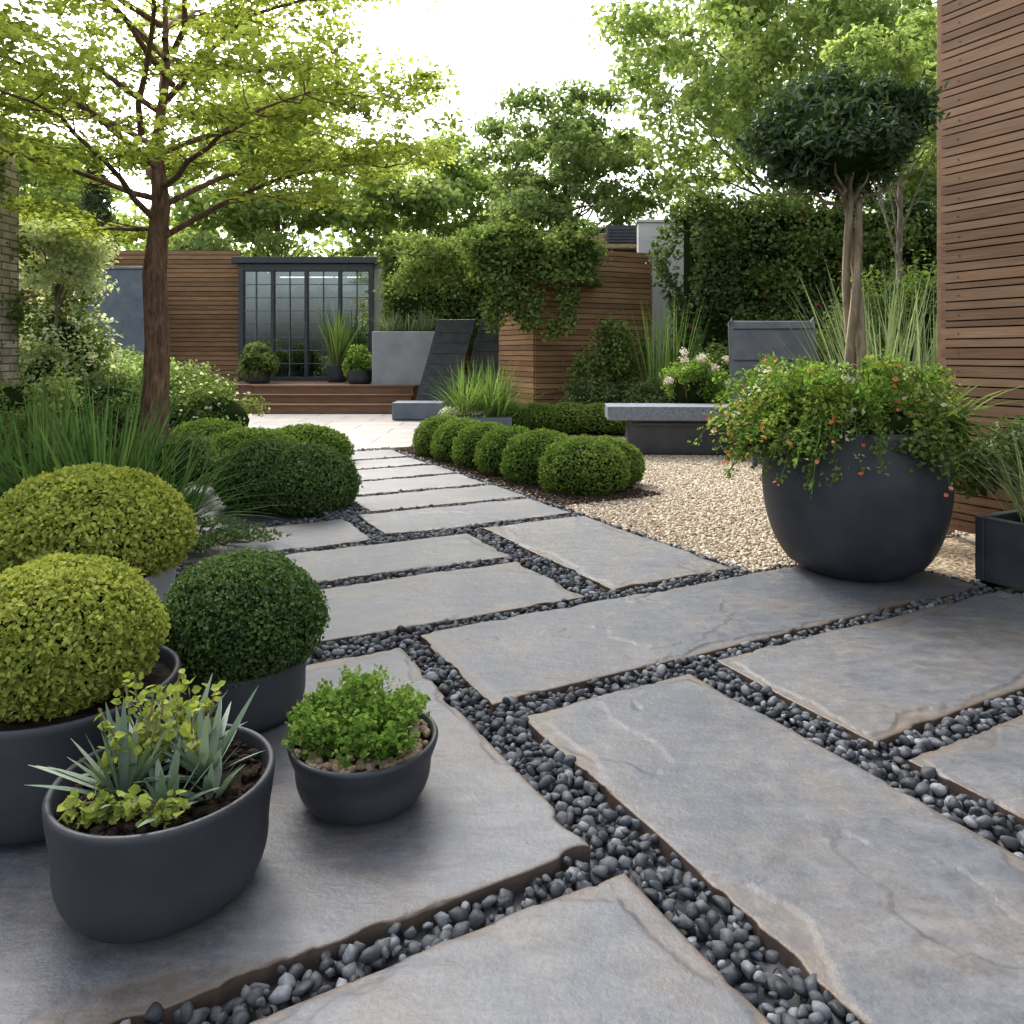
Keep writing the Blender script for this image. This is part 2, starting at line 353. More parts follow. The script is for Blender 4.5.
def stones(P,size,flat=.7,hi=True,irr=.12,box=.0):
    base,Fb=(ICO,ICOF) if hi else (ICO1,ICO1F)
    n=len(P); nv=len(base)
    var=[]
    for k in range(14):
        o=rng.normal(size=3)*3; d=base*(1+irr*sn(base+o,2.2)+irr*.7*sn(base-o,4.5))[:,None]
        if box:
            for q in range(7):
                nn=unit(rng.normal(size=(1,3)))[0]; cut=rng.uniform(.5,.85); dt=d@nn; d=d-np.outer(np.maximum(dt-cut,0)*box,nn)
        var.append(d)
    B=np.array(var)[rng.integers(0,14,n)]
    sc=size[:,None]*np.stack([rng.uniform(.85,1.3,n),rng.uniform(.72,1.05,n),rng.uniform(.75,1.1,n)*flat],1)
    B=B*sc[:,None,:]
    a=rng.uniform(0,6.28,n); b=rng.normal(0,.35,n); c=rng.normal(0,.35,n)
    def R(ax,t):
        m=np.zeros((n,3,3)); i,j=[(1,2),(0,2),(0,1)][ax]
        m[:,ax,ax]=1; m[:,i,i]=np.cos(t);m[:,j,j]=np.cos(t);m[:,i,j]=-np.sin(t);m[:,j,i]=np.sin(t); return m
    Rm=R(2,a)@R(0,b)@R(1,c)
    V=np.einsum('nij,nvj->nvi',Rm,B)+P[:,None,:]
    F=((np.arange(n)*nv)[:,None,None]+Fb[None]).reshape(-1,3)
    return V.reshape(-1,3),F,np.repeat(rng.random(n),nv)

# ---------------------------------------------------------------- ground
g=fast_mesh('ground',[(-300,-300,-.075),(300,-300,-.075),(300,300,-.075),(-300,300,-.075)],[[0,1,2,3]],groundmat())
def poly_uv(name,pts,z,mat):
    return fast_mesh(name,[(*uv(a,b),z) for a,b in pts],[list(range(len(pts)))],mat)
poly_uv('pebble_bed',[(-2.2,-1.5),(4.05,-1.5),(4.05,3.1),(-2.2,3.1)],-.045,M['darkstone'])
poly_uv('pebble_bed',[(.1,3.1),(3.13,3.1),(3.13,9.6),(.1,9.6)],-.045,M['darkstone'])

slabs=[(-1.4,1.04,-.3,1.425),(-1.4,1.02,1.53,2.96),(1.19,1.91,.1,2.205),(2.08,3.98,1.55,2.25),(2.08,3.98,.2,1.44),
 (1.14,3.97,2.335,3.06),(.3,2.06,3.16,3.88),(.4,2.08,4.0,4.64),(.3,1.46,4.75,5.45),(2.24,3.07,3.18,4.73),
 (1.58,3.05,4.85,5.53),(1.7,3.08,5.62,6.25),(1.66,3.04,6.34,6.98),(1.75,3.06,7.07,7.7),(1.72,3.03,7.79,8.4),(1.8,3.05,8.49,9.2),
 (-2.2,-1.5,-.3,1.4),(1.19,1.91,-1.4,0)]
VV=[];FF=[];RR=[];EE=[];CC=[];KK=[];SM=[];off=0
for k,(u0,u1,v0,v1) in enumerate(slabs):
    step=.007 if v0<3.1 else (.015 if v0<5 else .04)
    def axis(L):
        m=int((L-.05)/step); a=np.linspace(.025,L-.025,m)
        return np.concatenate([[0,.003,.007,.015],a,[L-.015,L-.007,L-.003,L]])
    a=axis(u1-u0); b=axis(v1-v0); A,B=np.meshgrid(a,b,indexing='ij')
    na,nb=A.shape
    w,h=u1-u0,v1-v0
    def ej(t,s): return (.026*(fbm(t*2.2,t*0+s,k*7+s,5)-.5)+.04*np.maximum(fbm(t*8,t*0+s,k*7+s+90,4)-.52,0)*2)
    U=u0+A+ej(B,1)*(1-A/w)-ej(B,2)*(A/w); Vv=v0+B+ej(A,3)*(1-B/h)-ej(A,4)*(B/h)
    e=np.minimum(np.minimum(A,w-A),np.minimum(B,h-B))
    al,ac=(U,Vv) if w>h else (Vv,U)
    f=fbm(al*.6+k*5.3,ac*1.2+k,3,7)*2.0+.3
    gu,gv=np.gradient(f,a,b); gm=np.sqrt(gu**2+gv**2)+.4
    fr=f-np.floor(f); dist=fr/gm; st=np.clip(dist/.008,0,1)
    z=(np.floor(f)+st-1.5)*.0034+.005*(fbm(U*3,Vv*3,31,5)-.5)
    fl=(.19*(fbm(U*2.6+k*3,Vv*2.6,57,7)-.40))-e*.66; gu,gv=np.gradient(fl,a,b); gf=np.sqrt(gu**2+gv**2)+.2
    fd=fl/gf; flk=np.clip(fd/.006,0,1); z=z-.0045*flk
    z=z-.003*np.exp(-e/.003)
    cleft=np.clip(1-np.abs(dist-.003)/.006,0,1)*np.clip((vn(U*3.2+k,Vv*3.2,78)-.35)*3,0,1)*.55+np.clip(1-np.abs(fd-.002)/.006,0,1)*np.clip((vn(U*4+k,Vv*4,79)-.2)*2,0,1)*.7
    x,y=uv(U,Vv)
    V=np.stack([x,y,z],2).reshape(-1,3)
    idx=np.arange(na*nb).reshape(na,nb)
    F=np.stack([idx[:-1,:-1],idx[1:,:-1],idx[1:,1:],idx[:-1,1:]],2).reshape(-1,4)
    ring=np.concatenate([idx[:,0],idx[-1,1:],idx[-2::-1,-1],idx[0,-2:0:-1]])
    S=V[ring].copy(); S[:,2]=-.06; nr=len(ring); sid=na*nb+np.arange(nr)
    SF=np.stack([ring,sid,np.roll(sid,-1),np.roll(ring,-1)],1)
    VV+=[V,S];FF.append(np.concatenate([F,SF])+off);SM.append(np.concatenate([np.ones(len(F),bool),np.zeros(len(SF),bool)]));RR.append(np.full(na*nb+nr,rng.random()));EE+=[e.ravel(),np.zeros(nr)];CC+=[np.clip(cleft.ravel(),0,1),np.zeros(nr)];KK+=[flk.ravel(),np.zeros(nr)]
    off+=na*nb+nr
o=fast_mesh('stone_paving',np.concatenate(VV),np.concatenate(FF),M['stone'],np.concatenate(RR),{'edge':np.concatenate(EE),'cleft':np.concatenate(CC),'flake':np.concatenate(KK)},smooth=np.concatenate(SM))

def inslab(u,v,m):
    r=np.zeros(len(u),bool)
    for (a,b,c,d) in slabs: r|=(u>a+m)&(u<b-m)&(v>c+m)&(v<d-m)
    return r
def jgrid(u0,u1,v0,v1,s):
    a,b=np.meshgrid(np.arange(u0,u1,s),np.arange(v0,v1,s),indexing='ij'); a=a.ravel()+rng.uniform(-.42,.42,a.size)*s; b=b.ravel()+rng.uniform(-.42,.42,b.size)*s
    return a,b
parts=[]
for (u0,u1,v0,v1,s) in [(-1.6,4.03,.0,3.12,.034),(.15,3.12,3.12,5.6,.036),(1.4,3.12,5.6,9.4,.04)]:
    for layer,zz in ((0,-.032),(1,-.013)):
        a,b=jgrid(u0,u1,v0,v1,s); k=~inslab(a,b,-.004 if layer else -.001); a=a[k];b=b[k]
        x,y=uv(a,b); near=(y>.9); x=x[near];y=y[near]
        P=np.stack([x,y,zz+rng.normal(0,.004,len(x))],1)
        parts.append(stones(P,s*.55*rng.uniform(.5,1.3,len(x)),.8,True,.15,.9))
V,F,R=cat(parts); fast_mesh('pebbles',V,F,M['pebble'],R,smooth=True)

poly_uv('gravel_terrace',[(3.13,3.08),(3.99,3.08),(3.99,2.43),(4.95,2.43),(11,3.08),(11,14.5),(3.13,14.5)],-.02,M['gravelbase'])
a,b=jgrid(3.13,7.6,3.1,7.6,.022); x,y=uv(a,b); k=(x>-.2)&(x<3.4)&(y<9.6); x=x[k];y=y[k]
V,F,R=stones(np.stack([x,y,-.016+rng.normal(0,.003,len(x))],1),.0125*rng.uniform(.6,1.3,len(x)),.75,False,.2)
fast_mesh('gravel',V,F,M['gravel'],R,smooth=True)
poly_uv('mulch_bed',[(3.13,5.15),(4.1,5.15),(4.1,9.4),(3.13,9.4)],-.008,M['mulch'])
a,b=jgrid(3.14,4.15,5.15,9.3,.035); x,y=uv(a,b)
V,F,R=stones(np.stack([x,y,np.full(len(x),.0)],1),.018*rng.uniform(.5,1.3,len(x)),.4,False,.3); fast_mesh('bark_chips',V,F,M['mulch'],R)
fast_mesh('patio_paving',[(-2.9,8.9,-.012),(-1.35,9.45,-.012),(-1.35,16.6,-.012),(-6.2,16.6,-.012),(-5.9,13.0,-.012),(-3.9,10.2,-.012)],[[0,1,2,3,4,5]],plazamat())

# ---------------------------------------------------------------- potted plants, near left
def topiary_pot(name,x,y,rb,rm,rt,h,mat,cz,r,n,size,leaf,sq=(1,1,1)):
    k=pot((x,y,0),rb,rm,rt,h,mat)
    k.append(sphere('leaf_core',(x,y,cz),r*.88,M['core'],sq))
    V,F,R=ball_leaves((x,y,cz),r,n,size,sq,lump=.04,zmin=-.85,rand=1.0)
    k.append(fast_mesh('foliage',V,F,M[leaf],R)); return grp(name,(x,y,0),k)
topiary_pot('potted_golden_box_ball',-1.235,2.06,.23,.295,.30,.31,'pot',.43,.240,21000,.0155,'yellow',(1.02,1.02,.84))
topiary_pot('potted_golden_box_ball',-1.90,3.38,.30,.35,.36,.24,'concrete',.40,.415,25000,.021,'yellow',(1,1,.68))
topiary_pot('potted_box_ball',-.905,2.52,.18,.205,.21,.19,'potgrey',.315,.262,20000,.0135,'box',(1,1,.80))

px,py=-.780,1.69
k=pot((px,py,0),.15,.222,.236,.26,'pot',.45,.017,.035,2.3)
a,b=rng.uniform(0,6.28,300),.205*np.sqrt(rng.random(300)); V,F,R=stones(np.stack([px+b*np.cos(a),py+b*np.sin(a),np.full(300,.233)],1),.011*rng.uniform(.5,1.4,300),.6,True)
k.append(fast_mesh('bark_mulch',V,F,M['compost'],R,smooth=True))
parts=[]
for (dx,dy,n,L) in [(-.06,-.05,26,.19),(.08,.03,26,.20),(-.10,.06,18,.14),(.05,-.10,18,.13),(-.01,.10,22,.18),(.12,-.05,12,.11)]:
    parts.append(blades((px+dx,py+dy,.235),n,L,.026,1.0,(.2,1.2),.12,7,.02,None,1.0))
V,F,R=cat(parts); k.append(fast_mesh('rosette_leaves',V,F,M['succ'],R,smooth=True))
parts=[];st=[]
for i in range(36):
    a=rng.uniform(0,6.28); r=rng.uniform(.0,.12); bx,by=px-.05+r*math.cos(a),py+.05+r*math.sin(a)
    top=(bx+rng.normal()*.035,by+rng.normal()*.03,.32+rng.uniform(.0,.14))
    if i>24: bx,by=px-.02+rng.uniform(-.12,.10),py-.12; top=(bx+rng.normal()*.02,by-.03,.28)
    p=wob((bx,by,.22),top,6,.005); st.append(tube(p,.0025,5))
    q=p[rng.integers(2,6,18)]+rng.normal(size=(18,3))*.011; parts.append(leafgeo(q,rng.normal(size=(18,3))*.8+np.array([0,-.2,1.0]),.021,.85,.15))
V,F,R=cat(parts); k.append(fast_mesh('stem_leaves',V,F,M['lime'],R)); V,F,R=cat(st); k.append(fast_mesh('stems',V,F,M['barktan'],R))
grp('potted_succulent',(px,py,0),k)

px,py=-.400,2.03
k=pot((px,py,0),.115,.180,.200,.175,'pot',.55,.016,.02,2.1)
a,b=rng.uniform(0,6.28,300),.18*np.sqrt(rng.random(300)); V,F,R=stones(np.stack([px+b*np.cos(a),py+b*np.sin(a),np.full(300,.160)],1),.012*rng.uniform(.7,1.3,300),.7,True)
k.append(fast_mesh('top_dressing',V,F,M['gravel'],R*.15,smooth=True))
parts=[];st=[]
for i in range(130):
    a=rng.uniform(0,6.28); r=.195*math.sqrt(rng.random()); top=(px-.01+r*math.cos(a),py+r*math.sin(a),.17+.135*(1-(r/.22)**2)*rng.uniform(.45,1.15)+.01)
    p=wob((px+r*.4*math.cos(a),py+r*.4*math.sin(a),.15),top,5,.006); st.append(tube(p,.002,4))
    q=p[rng.integers(2,5,40)]+rng.normal(size=(40,3))*.013; parts.append(leafgeo(q,rng.normal(size=(40,3))+np.array([0,0,.8]),.015,.8))
V,F,R=cat(parts); k.append(fast_mesh('foliage',V,F,M['fresh'],R)); V,F,R=cat(st); k.append(fast_mesh('stems',V,F,M['grass'],R))
grp('potted_leafy_plant',(px,py,0),k)

# ---------------------------------------------------------------- big pot with standard tree (right)
px,py=1.92,4.22
k=pot((px,py,0),.27,.49,.46,.80,'pot',.62,.03,.04,1.85)
st=[]
for i in range(3):
    a0=i*2.1; pts=[(px+.01+.042*math.cos(a0+t*4)*(1-.3*t)-.02*t,py+.045*math.sin(a0+t*4),.72+t*1.38) for t in np.linspace(0,1,14)]
    st.append(tube(pts,np.linspace(.027,.019,14),8))
for i in range(30):
    a=rng.uniform(0,6.28); r=rng.uniform(.15,.42); st.append(tube(wob((px-.01,py,2.04),(px-.05+r*math.cos(a),py+r*math.sin(a),rng.uniform(2.15,2.65)),5,.02),np.linspace(.012,.004,5),5))
V,F,R=cat(st); k.append(fast_mesh('trunk',V,F,M['barktan'],R,smooth=True))
cl=[]
for i in range(110):
    d=unit(rng.normal(size=(1,3)))[0]; q=rng.uniform(.55,1.05); cl.append((px-.08+d[0]*.46*q,py+d[1]*.46*q,2.38+d[2]*(.36 if d[2]>0 else .20)*q,.11,.11,.08))
V,F,R=clump_leaves(cl,14500,.050,.36,.4,.5,.9,.3); k.append(fast_mesh('crown_leaves',V,F,M['dark'],R))
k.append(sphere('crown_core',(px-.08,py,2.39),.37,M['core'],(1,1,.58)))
cl=[];parts=[];ss=[];pv=[];pw_=[];pf=[]
for i in range(70):
    a=rng.uniform(0,6.28); r=.56*math.sqrt(rng.uniform(.02,1))
    cl.append((px-.04+r*math.cos(a),py-.02+r*.88*math.sin(a),.97-.20*(r/.5)**2+rng.uniform(-.08,.07),.12,.12,.08))
V,F,R=clump_leaves(cl,11500,.030,.65,.8,.5,.8,.3); k.append(fast_mesh('ivy_foliage',V,F,M['ivy'],R))
for i in range(220):
    a=rng.uniform(0,6.28)
    if i%3==0: a=rng.uniform(2.3,5.3)
    left=max(0,-math.cos(a))
    r0=rng.uniform(.1,.4); r1=rng.uniform(.48,.66)+.22*left*rng.random()
    z1=rng.uniform(.74,1.06) if rng.random()<.55 else rng.uniform(.50,.8)
    b0=np.array((px-.03+r0*math.cos(a),py+r0*math.sin(a)*.9,.84)); b1=np.array((px-.05+r1*math.cos(a),py+r1*math.sin(a)*.88,z1))
    if i<45: b1=np.array((px-.05+(r0+.12)*math.cos(a),py+(r0+.1)*math.sin(a),rng.uniform(1.0,1.17)))
    p=wob(b0,b1,8,.012,.13); ss.append(tube(p,.003,4))
    nl=46; idx=rng.uniform(1.5,7,nl); lo=np.floor(idx).astype(int).clip(0,6); q=p[lo]+(p[lo+1]-p[lo])*(idx-lo)[:,None]+rng.normal(size=(nl,3))*.020
    (pv if i%4==0 else (pw_ if i%7==1 else parts)).append(leafgeo(q,rng.normal(size=(nl,3))*.9+np.array([0,0,.9]),.026,.62))
    if i%6==0: pf.append(leafgeo(p[[6,7,7]]+rng.normal(size=(3,3))*.014,rng.normal(size=(3,3))+np.array([0,-1,.6]),.022,.95))
V,F,R=cat(parts); k.append(fast_mesh('trailing_foliage',V,F,M['fresh'],R))
V,F,R=cat(pv); k.append(fast_mesh('lime_sprigs',V,F,M['lime'],R))
V,F,R=cat(pw_); k.append(fast_mesh('variegated_sprigs',V,F,M['varieg'],R))
V,F,R=cat(ss); k.append(fast_mesh('stems',V,F,M['grass'],R))
V,F,R=cat(pf); k.append(fast_mesh('flowers',V,F,M['flower_o'],R))
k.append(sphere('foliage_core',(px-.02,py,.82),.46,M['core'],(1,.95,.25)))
V,F,R=blades((px+.35,py-.15,.82),60,.42,.02,1.1,(.5,1.3),.5,6,.15,(-.3,1.0)); k.append(fast_mesh('grass_blades',V,F,M['ivy'],R))
grp('potted_standard_tree',(px,py,0),k)

# ---------------------------------------------------------------- right wall (cedar) + raised bed
def slat_wall(name,p0,p1,z0,z1,hs,gap,th,mat,post=1.2,screws=False):
    d=np.array(p1)-np.array(p0); L=float(np.hypot(*d)); ang=math.atan2(d[1],d[0])
    z=z0;bx=[];i=0;sc=[]
    while z<z1:
        h=hs[i%len(hs)]*random.uniform(.93,1.07); dd=random.uniform(-.0015,.0015)
        bx.append((L/2,dd,z+h/2,L,th,h)); 
        if screws and i%2==0:
            for q in np.arange(.12,L,post): sc.append((q+random.uniform(-.008,.008),-th/2-.001+dd,z+h/2,.009,.004,.009))
        z+=h+gap; i+=1
    kids=[boxobj('slats',bx,M[mat],(p0[0],p0[1],0),ang)]
    kids.append(boxobj('backing',[(L/2,th/2+.04,(z0+z)/2,L-.01,.04,z-z0)]+[(q,th/2+.014,(z0+z)/2,.05,.010,z-z0) for q in np.arange(.12,L,post)],M['batten'],(p0[0],p0[1],0),ang))
    if screws: kids.append(boxobj('screws',sc,M['darkstone'],(p0[0],p0[1],0),ang))
    return grp(name,(p0[0],p0[1],0),kids)
A0=uv(4.87,3.12);A1=uv(4.87,-1.6)
slat_wall('cedar_slat_wall',A0,A1,.05,5.6,[.070,.036,.060,.048],.010,.020,'wood',.62,True)
boxobj('wall_end_post',[(0,0,2.8,.09,.06,5.6)],M['wood'],(*uv(4.96,3.15),0),D(-62.4),.004)
def rb(u0,u1,v0,v1,z,t):
    um,vm=(u0+u1)/2,(v0+v1)/2
    return [(um,v0+t/2,z/2,u1-u0,t,z),(um,v1-t/2,z/2,u1-u0,t,z),(u0+t/2,vm,z/2,t,v1-v0-2*t,z),(u1-t/2,vm,z/2,t,v1-v0-2*t,z)]
kids=[boxobj('walls',rb(4.06,4.80,-1.5,2.42,.34,.05),M['darkstone'],(0,0,0),math.atan2(.463,.887),.006),
 boxobj('soil',[(4.43,.46,.15,.63,3.8,.28)],M['soil'],(0,0,0),math.atan2(.463,.887))]
parts=[]
for v in np.arange(-.8,2.4,.22):
    x,y=uv(4.4+rng.uniform(-.15,.15),v); parts.append(blades((x,y,.28),90,.80,.009,1.0,(.05,.85),.55,7,.12))
V,F,R=cat(parts); kids.append(fast_mesh('ornamental_grass',V,F,M['sage'],R))
grp('raised_planter',(*uv(4.4,1),0),kids)
V,F,R=clump_leaves([(*uv(4.6,2.2+i*.28),.55+.1*(i%2),.2,.2,.22) for i in range(5)],5000,.04,.5); fast_mesh('planter_shrub',V,F,M['wall'],R)

# ---------------------------------------------------------------- clipped hedges
def hedge_balls(name,cs,n,size,leaf,lump=.05):
    parts=[];k=[]
    for (x,y,z,r,sx,sy,sz) in cs:
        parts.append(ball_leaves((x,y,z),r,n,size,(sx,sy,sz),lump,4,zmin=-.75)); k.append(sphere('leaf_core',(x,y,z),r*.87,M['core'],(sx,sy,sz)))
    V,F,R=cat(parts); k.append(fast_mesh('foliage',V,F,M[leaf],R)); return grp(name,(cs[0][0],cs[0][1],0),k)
cs=[]
for i,(u,v,r) in enumerate([(3.66,5.62,.36),(3.60,6.22,.37),(3.57,6.80,.35),(3.55,7.35,.35),(3.52,7.9,.35),(3.5,8.45,.35)]):
    x,y=uv(u,v); cs.append((x,y,.18,r,1.1,1,.78))
x,y=uv(3.98,5.78); cs.append((x+.02,y,.18,.33,1.05,1,.75))
hedge_balls('clipped_box_hedge',cs,7500,.023,'boxlite',.07)
hedge_balls('clipped_box_hedge',[(-.1+i*.5,11.6+.12*math.sin(i),.20,.38,1.3,1,.65) for i in range(6)],4000,.036,'boxlite',.03)
hedge_balls('box_mound',[(-1.98,6.15,.19,.40,1.05,.95,.76),(-1.60,6.0,.18,.36,1,1,.80)],11000,.024,'box',.07)
hedge_balls('box_mound',[(-2.65,7.7,.14,.50,1.1,1,.60),(-2.3,8.4,.14,.45,1.1,1,.60),(-3.3,8.2,.16,.5,1,1,.65)],6500,.030,'boxlite')

# ---------------------------------------------------------------- left border
V,F,R=cat([blades((x,y,-.05),n,L,.017,1.0,(.05,1.05),.42,7,.18) for x,y,n,L in [(-2.6,4.8,420,1.15),(-3.1,5.0,300,1.12),(-2.35,5.0,130,.9),(-3.7,5.2,240,1.1)]])
fast_mesh('ornamental_grass',V,F,M['grassdk'],R)
def shrub(name,x,y,rx,ry,h,n,size,leaf,aspect=.55,nc=26,core=True,z0=0,flower=None,ff=.05,fs=.045):
    cl=[]
    for i in range(nc):
        d=unit(rng.normal(size=(1,3)))[0]; q=rng.uniform(.4,.95)
        cl.append((x+d[0]*rx*q,y+d[1]*ry*q,z0+h*.5+d[2]*h*.42*q,rx*.28,ry*.28,h*.16))
    k=[]
    V,F,R=clump_leaves(cl,n,size,aspect,.7,.5,.8,.25); k.append(fast_mesh('foliage',V,F,M[leaf],R))
    st=[tube(wob((x,y,z0-.05),(c[0],c[1],c[2]),5,.02),np.linspace(.012,.004,5),5) for c in cl]
    V,F,R=cat(st); k.append(fast_mesh('stems',V,F,M['bark'],R))
    if core: k.append(sphere('leaf_core',(x,y,z0+h*.40),1,M['core'],(rx*.58,ry*.58,h*.33)))
    if flower:
        c2=np.array(cl); c2[:,3:]*=1.15; V,F,R=clump_leaves(c2,int(n*ff),fs,.95,1.2,.05); k.append(fast_mesh('flowers',V,F,M[flower],R))
    return grp(name,(x,y,z0),k)
shrub('border_shrub',-4.3,6.4,.7,.6,.85,4500,.045,'ivy')
shrub('border_shrub',-3.0,6.7,.55,.5,.55,3500,.04,'wall')
shrub('flowering_shrub',-3.75,9.4,.75,.6,.95,5000,.045,'ivy',flower='varieg')
shrub('border_shrub',-4.8,9.0,.9,.8,1.1,5000,.055,'wall')
shrub('border_shrub',-5.9,10.5,1.0,.9,1.45,5000,.06,'bgm')
shrub('flowering_shrub',-5.0,11.6,.75,.8,1.05,5000,.055,'ivy',flower='varieg')
shrub('border_shrub',-6.6,13.2,1.1,1.0,1.35,4500,.07,'bgm')
shrub('border_shrub',-8.2,14,1.4,1.0,1.8,4500,.08,'ivy')
shrub('border_shrub',-7.9,16.8,1.3,.8,1.3,4000,.08,'ivy')
shrub('border_shrub',-5.0,7.6,.6,.8,1.2,4500,.05,'bgl')
shrub('border_shrub',-3.1,4.1,.6,.5,.35,3500,.035,'wall')
shrub('border_shrub',-4.6,4.6,.8,.8,.8,4500,.045,'ivy')
shrub('ground_cover',-2.0,4.75,.5,.45,.16,2500,.028,'wall',core=False)
shrub('border_shrub',-9.8,17,1.6,.9,1.5,4000,.09,'bgm')
shrub('white_flowering_shrub',-5.7,9.4,.75,.5,2.3,7000,.055,'ivy',flower='varieg',ff=.4,nc=36,fs=.05)
shrub('white_flowering_shrub',-5.45,8.8,.5,.5,1.6,3500,.05,'bgm',flower='varieg',ff=.4,fs=.05)
grp('stacked_stone_wall',(-5.66,5,0),[boxobj('wall',[(-5.66,4.6,1.85,.3,7.6,3.7)],M['stack'],bev=.01),boxobj('coping',[(-5.66,4.6,3.74,.36,7.7,.07)],M['concrete'],bev=.01)])
V,F,R=clump_leaves([(-5.48+rng.uniform(-.12,.08),rng.uniform(5.5,8.5),rng.uniform(.4,3.3)**1.0,.10,.28,.28) for i in range(26)],6000,.055,.65,.5,.5,.8,.4); fast_mesh('wall_climber',V,F,M['ivy'],R)

# ---------------------------------------------------------------- trees
def crown_tree(name,x,y,th,cz,rx,ry,rz,nc,n,size,leaf,tr=.18,cs=.32,bark='barkgrey',aspect=.6,pw=.5,low=-.8,loose=.35,nb=28,extra=None):
    cl=[]
    while len(cl)<nc:
        d=unit(rng.normal(size=(1,3)))[0]
        if d[2]<low: continue
        q=rng.uniform(.15,1.0)**.6; s=rng.uniform(.55,1.35)*cs
        cl.append((x+d[0]*rx*q,y+d[1]*ry*q,cz+d[2]*rz*q,rx*s,ry*s,rz*s*.55))
    st=[tube(wob((x,y,-.1),(x,y,cz-rz*.2),8,tr*.25),np.linspace(tr,tr*.4,8),10)]
    for c in cl[:nb]:
        st.append(tube(wob((x,y,rng.uniform(th,max(th+.1,cz-rz*.2))),c[:3],6,.05*rx*.3,.1),np.linspace(tr*.2,.008,6),6))
    V,F,R=cat(st); k=[fast_mesh('trunk_and_limbs',V,F,M[bark],R,smooth=True)]
    V,F,R=clump_leaves(cl,n,size,aspect,.6,pw,.8,loose); k.append(fast_mesh('crown_leaves',V,F,M[leaf],R))
    if extra: V,F,R=clump_leaves(cl,int(n*.4),size,aspect,.6,pw,.8,loose); k.append(fast_mesh('inner_leaves',V,F,M[extra],R))
    return grp(name,(x,y,0),k)
def spreading_tree(name,x,y):
    st=[];LP=[]
    tp=np.array([(x-.02,y,-.1),(x,y,.6),(x+.03,y,1.3),(x+.0,y,2.0),(x+.05,y+.03,2.7),(x+.02,y,3.3),(x+.12,y,4.0),(x+.1,y,4.9)])
    st.append(tube(tp,[.165,.135,.12,.115,.09,.055,.038,.018],12))
    nl=21
    for i in range(nl):
        az=i*2.399+rng.uniform(-.2,.2); h0=2.35+2.2*(i/nl)
        L=rng.uniform(2.1,2.9)*(1-.3*(i/nl)); rise=rng.uniform(.25,1.0)
        s=np.array([np.interp(h0,tp[:,2],tp[:,0]),y,h0]); t=np.linspace(0,1,9)
        hd=np.array([math.cos(az),math.sin(az),0])
        p=s+hd*(L*t)[:,None]; p[:,2]+=rise*np.sin(t*1.9)/.95; p+=np.cumsum(rng.normal(size=(9,3))*.045,0)*np.array([1,1,.5])
        st.append(tube(p,np.linspace(.033,.005,9),7))
        for j in range(2,9):
            for sgn in (-1,1):
                a2=az+sgn*rng.uniform(.5,1.1); l2=rng.uniform(.45,1.0)*(1.15-.4*j/8)
                e=p[j]+np.array([math.cos(a2)*l2,math.sin(a2)*l2,rng.uniform(-.05,.38)])
                q=wob(p[j],e,5,.02); st.append(tube(q,np.linspace(.008,.0025,5),4))
                for m in range(4):
                    a3=a2+rng.uniform(-1.2,1.2); l3=rng.uniform(.15,.45); b=q[rng.integers(1,5)]
                    e2=b+np.array([math.cos(a3)*l3,math.sin(a3)*l3,rng.uniform(-.07,.12)])
                    st.append(tube(np.array([b,(b+e2)/2+rng.normal(size=3)*.01,e2]),[.004,.003,.0015],3))
                    nn=33; tt=rng.random((nn,1)); pts=b+(e2-b)*tt*1.15+rng.normal(size=(nn,3))*np.array([.09,.09,.03]); LP.append(pts)
    V,F,R=cat(st); k=[fast_mesh('trunk_and_limbs',V,F,M['bark'],R,smooth=True)]
    P=np.concatenate(LP); V,F,R=leafgeo(P,rng.normal(size=P.shape)*.5+np.array([0,0,1.0]),.064,.64); k.append(fast_mesh('crown_leaves',V,F,M['maple'],R))
    return grp(name,(x,y,0),k)
spreading_tree('maple_tree',-3.57,7.5)
crown_tree('standard_variegated_shrub',-5.52,9.1,1.6,2.35,.62,.6,.55,46,6000,.052,'varieg',.028,.30,loose=.6,extra='bgl')
crown_tree('garden_tree',1.4,20,3,5.9,2.6,2.2,2.6,130,19000,.14,'bgm',.16,.17,nb=20)
crown_tree('garden_tree',6.6,17.5,3,8.0,4.3,3,4.3,220,33000,.155,'bgl',.2,.15,nb=24)
crown_tree('garden_tree',-2.6,25,3,5.8,3.0,2.5,2.6,110,15000,.19,'bgl',.16,.2,nb=18)
crown_tree('garden_tree',-7.5,24,3,6.4,3.6,2.5,3.2,110,16000,.2,'bgl',.16,.2,nb=18)
crown_tree('garden_tree',-15.5,24,3,6.0,2.8,2.5,3.0,70,12000,.2,'bgl',.2,.24,nb=18)
crown_tree('garden_tree',11,19,3,6.5,3.5,3,4,60,11000,.2,'bgm',.25,.24)
crown_tree('garden_tree',4.55,8.8,2,4.2,.95,1.0,.9,60,8500,.07,'bgl',.05,.22,nb=16)
cl=[]
for i in range(90):
    t=i/90; a=i*2.4; r=1.0*(1-t)**.7; cl.append((-11.3+r*.75*math.cos(a),20.4+r*.5*math.sin(a),1.2+5.6*t,.34*(1-t*.6),.34*(1-t*.6),.5))
V,F,R=clump_leaves(cl,12000,.13,.3,.2,.5); V2,F2,R2=tube([(-11.3,20.4,-.1),(-11.3,20.4,6.4)],[.15,.04]); 
grp('conifer_tree',(-11.3,20.4,0),[fast_mesh('needles',V,F,M['dark'],R),fast_mesh('trunk',V2,F2,M['bark'],R2)])
cl=[]
for i in range(130):
    a=rng.uniform(-1.25,1.25); d=rng.uniform(30,38); cl.append((d*math.sin(a),d*math.cos(a),rng.uniform(.5,6.4),2.4,2.0,1.6))
V,F,R=clump_leaves(cl,34000,.36,.6,.5,.5,.8,.3); fast_mesh('distant_trees',V,F,M['bgl'],R)
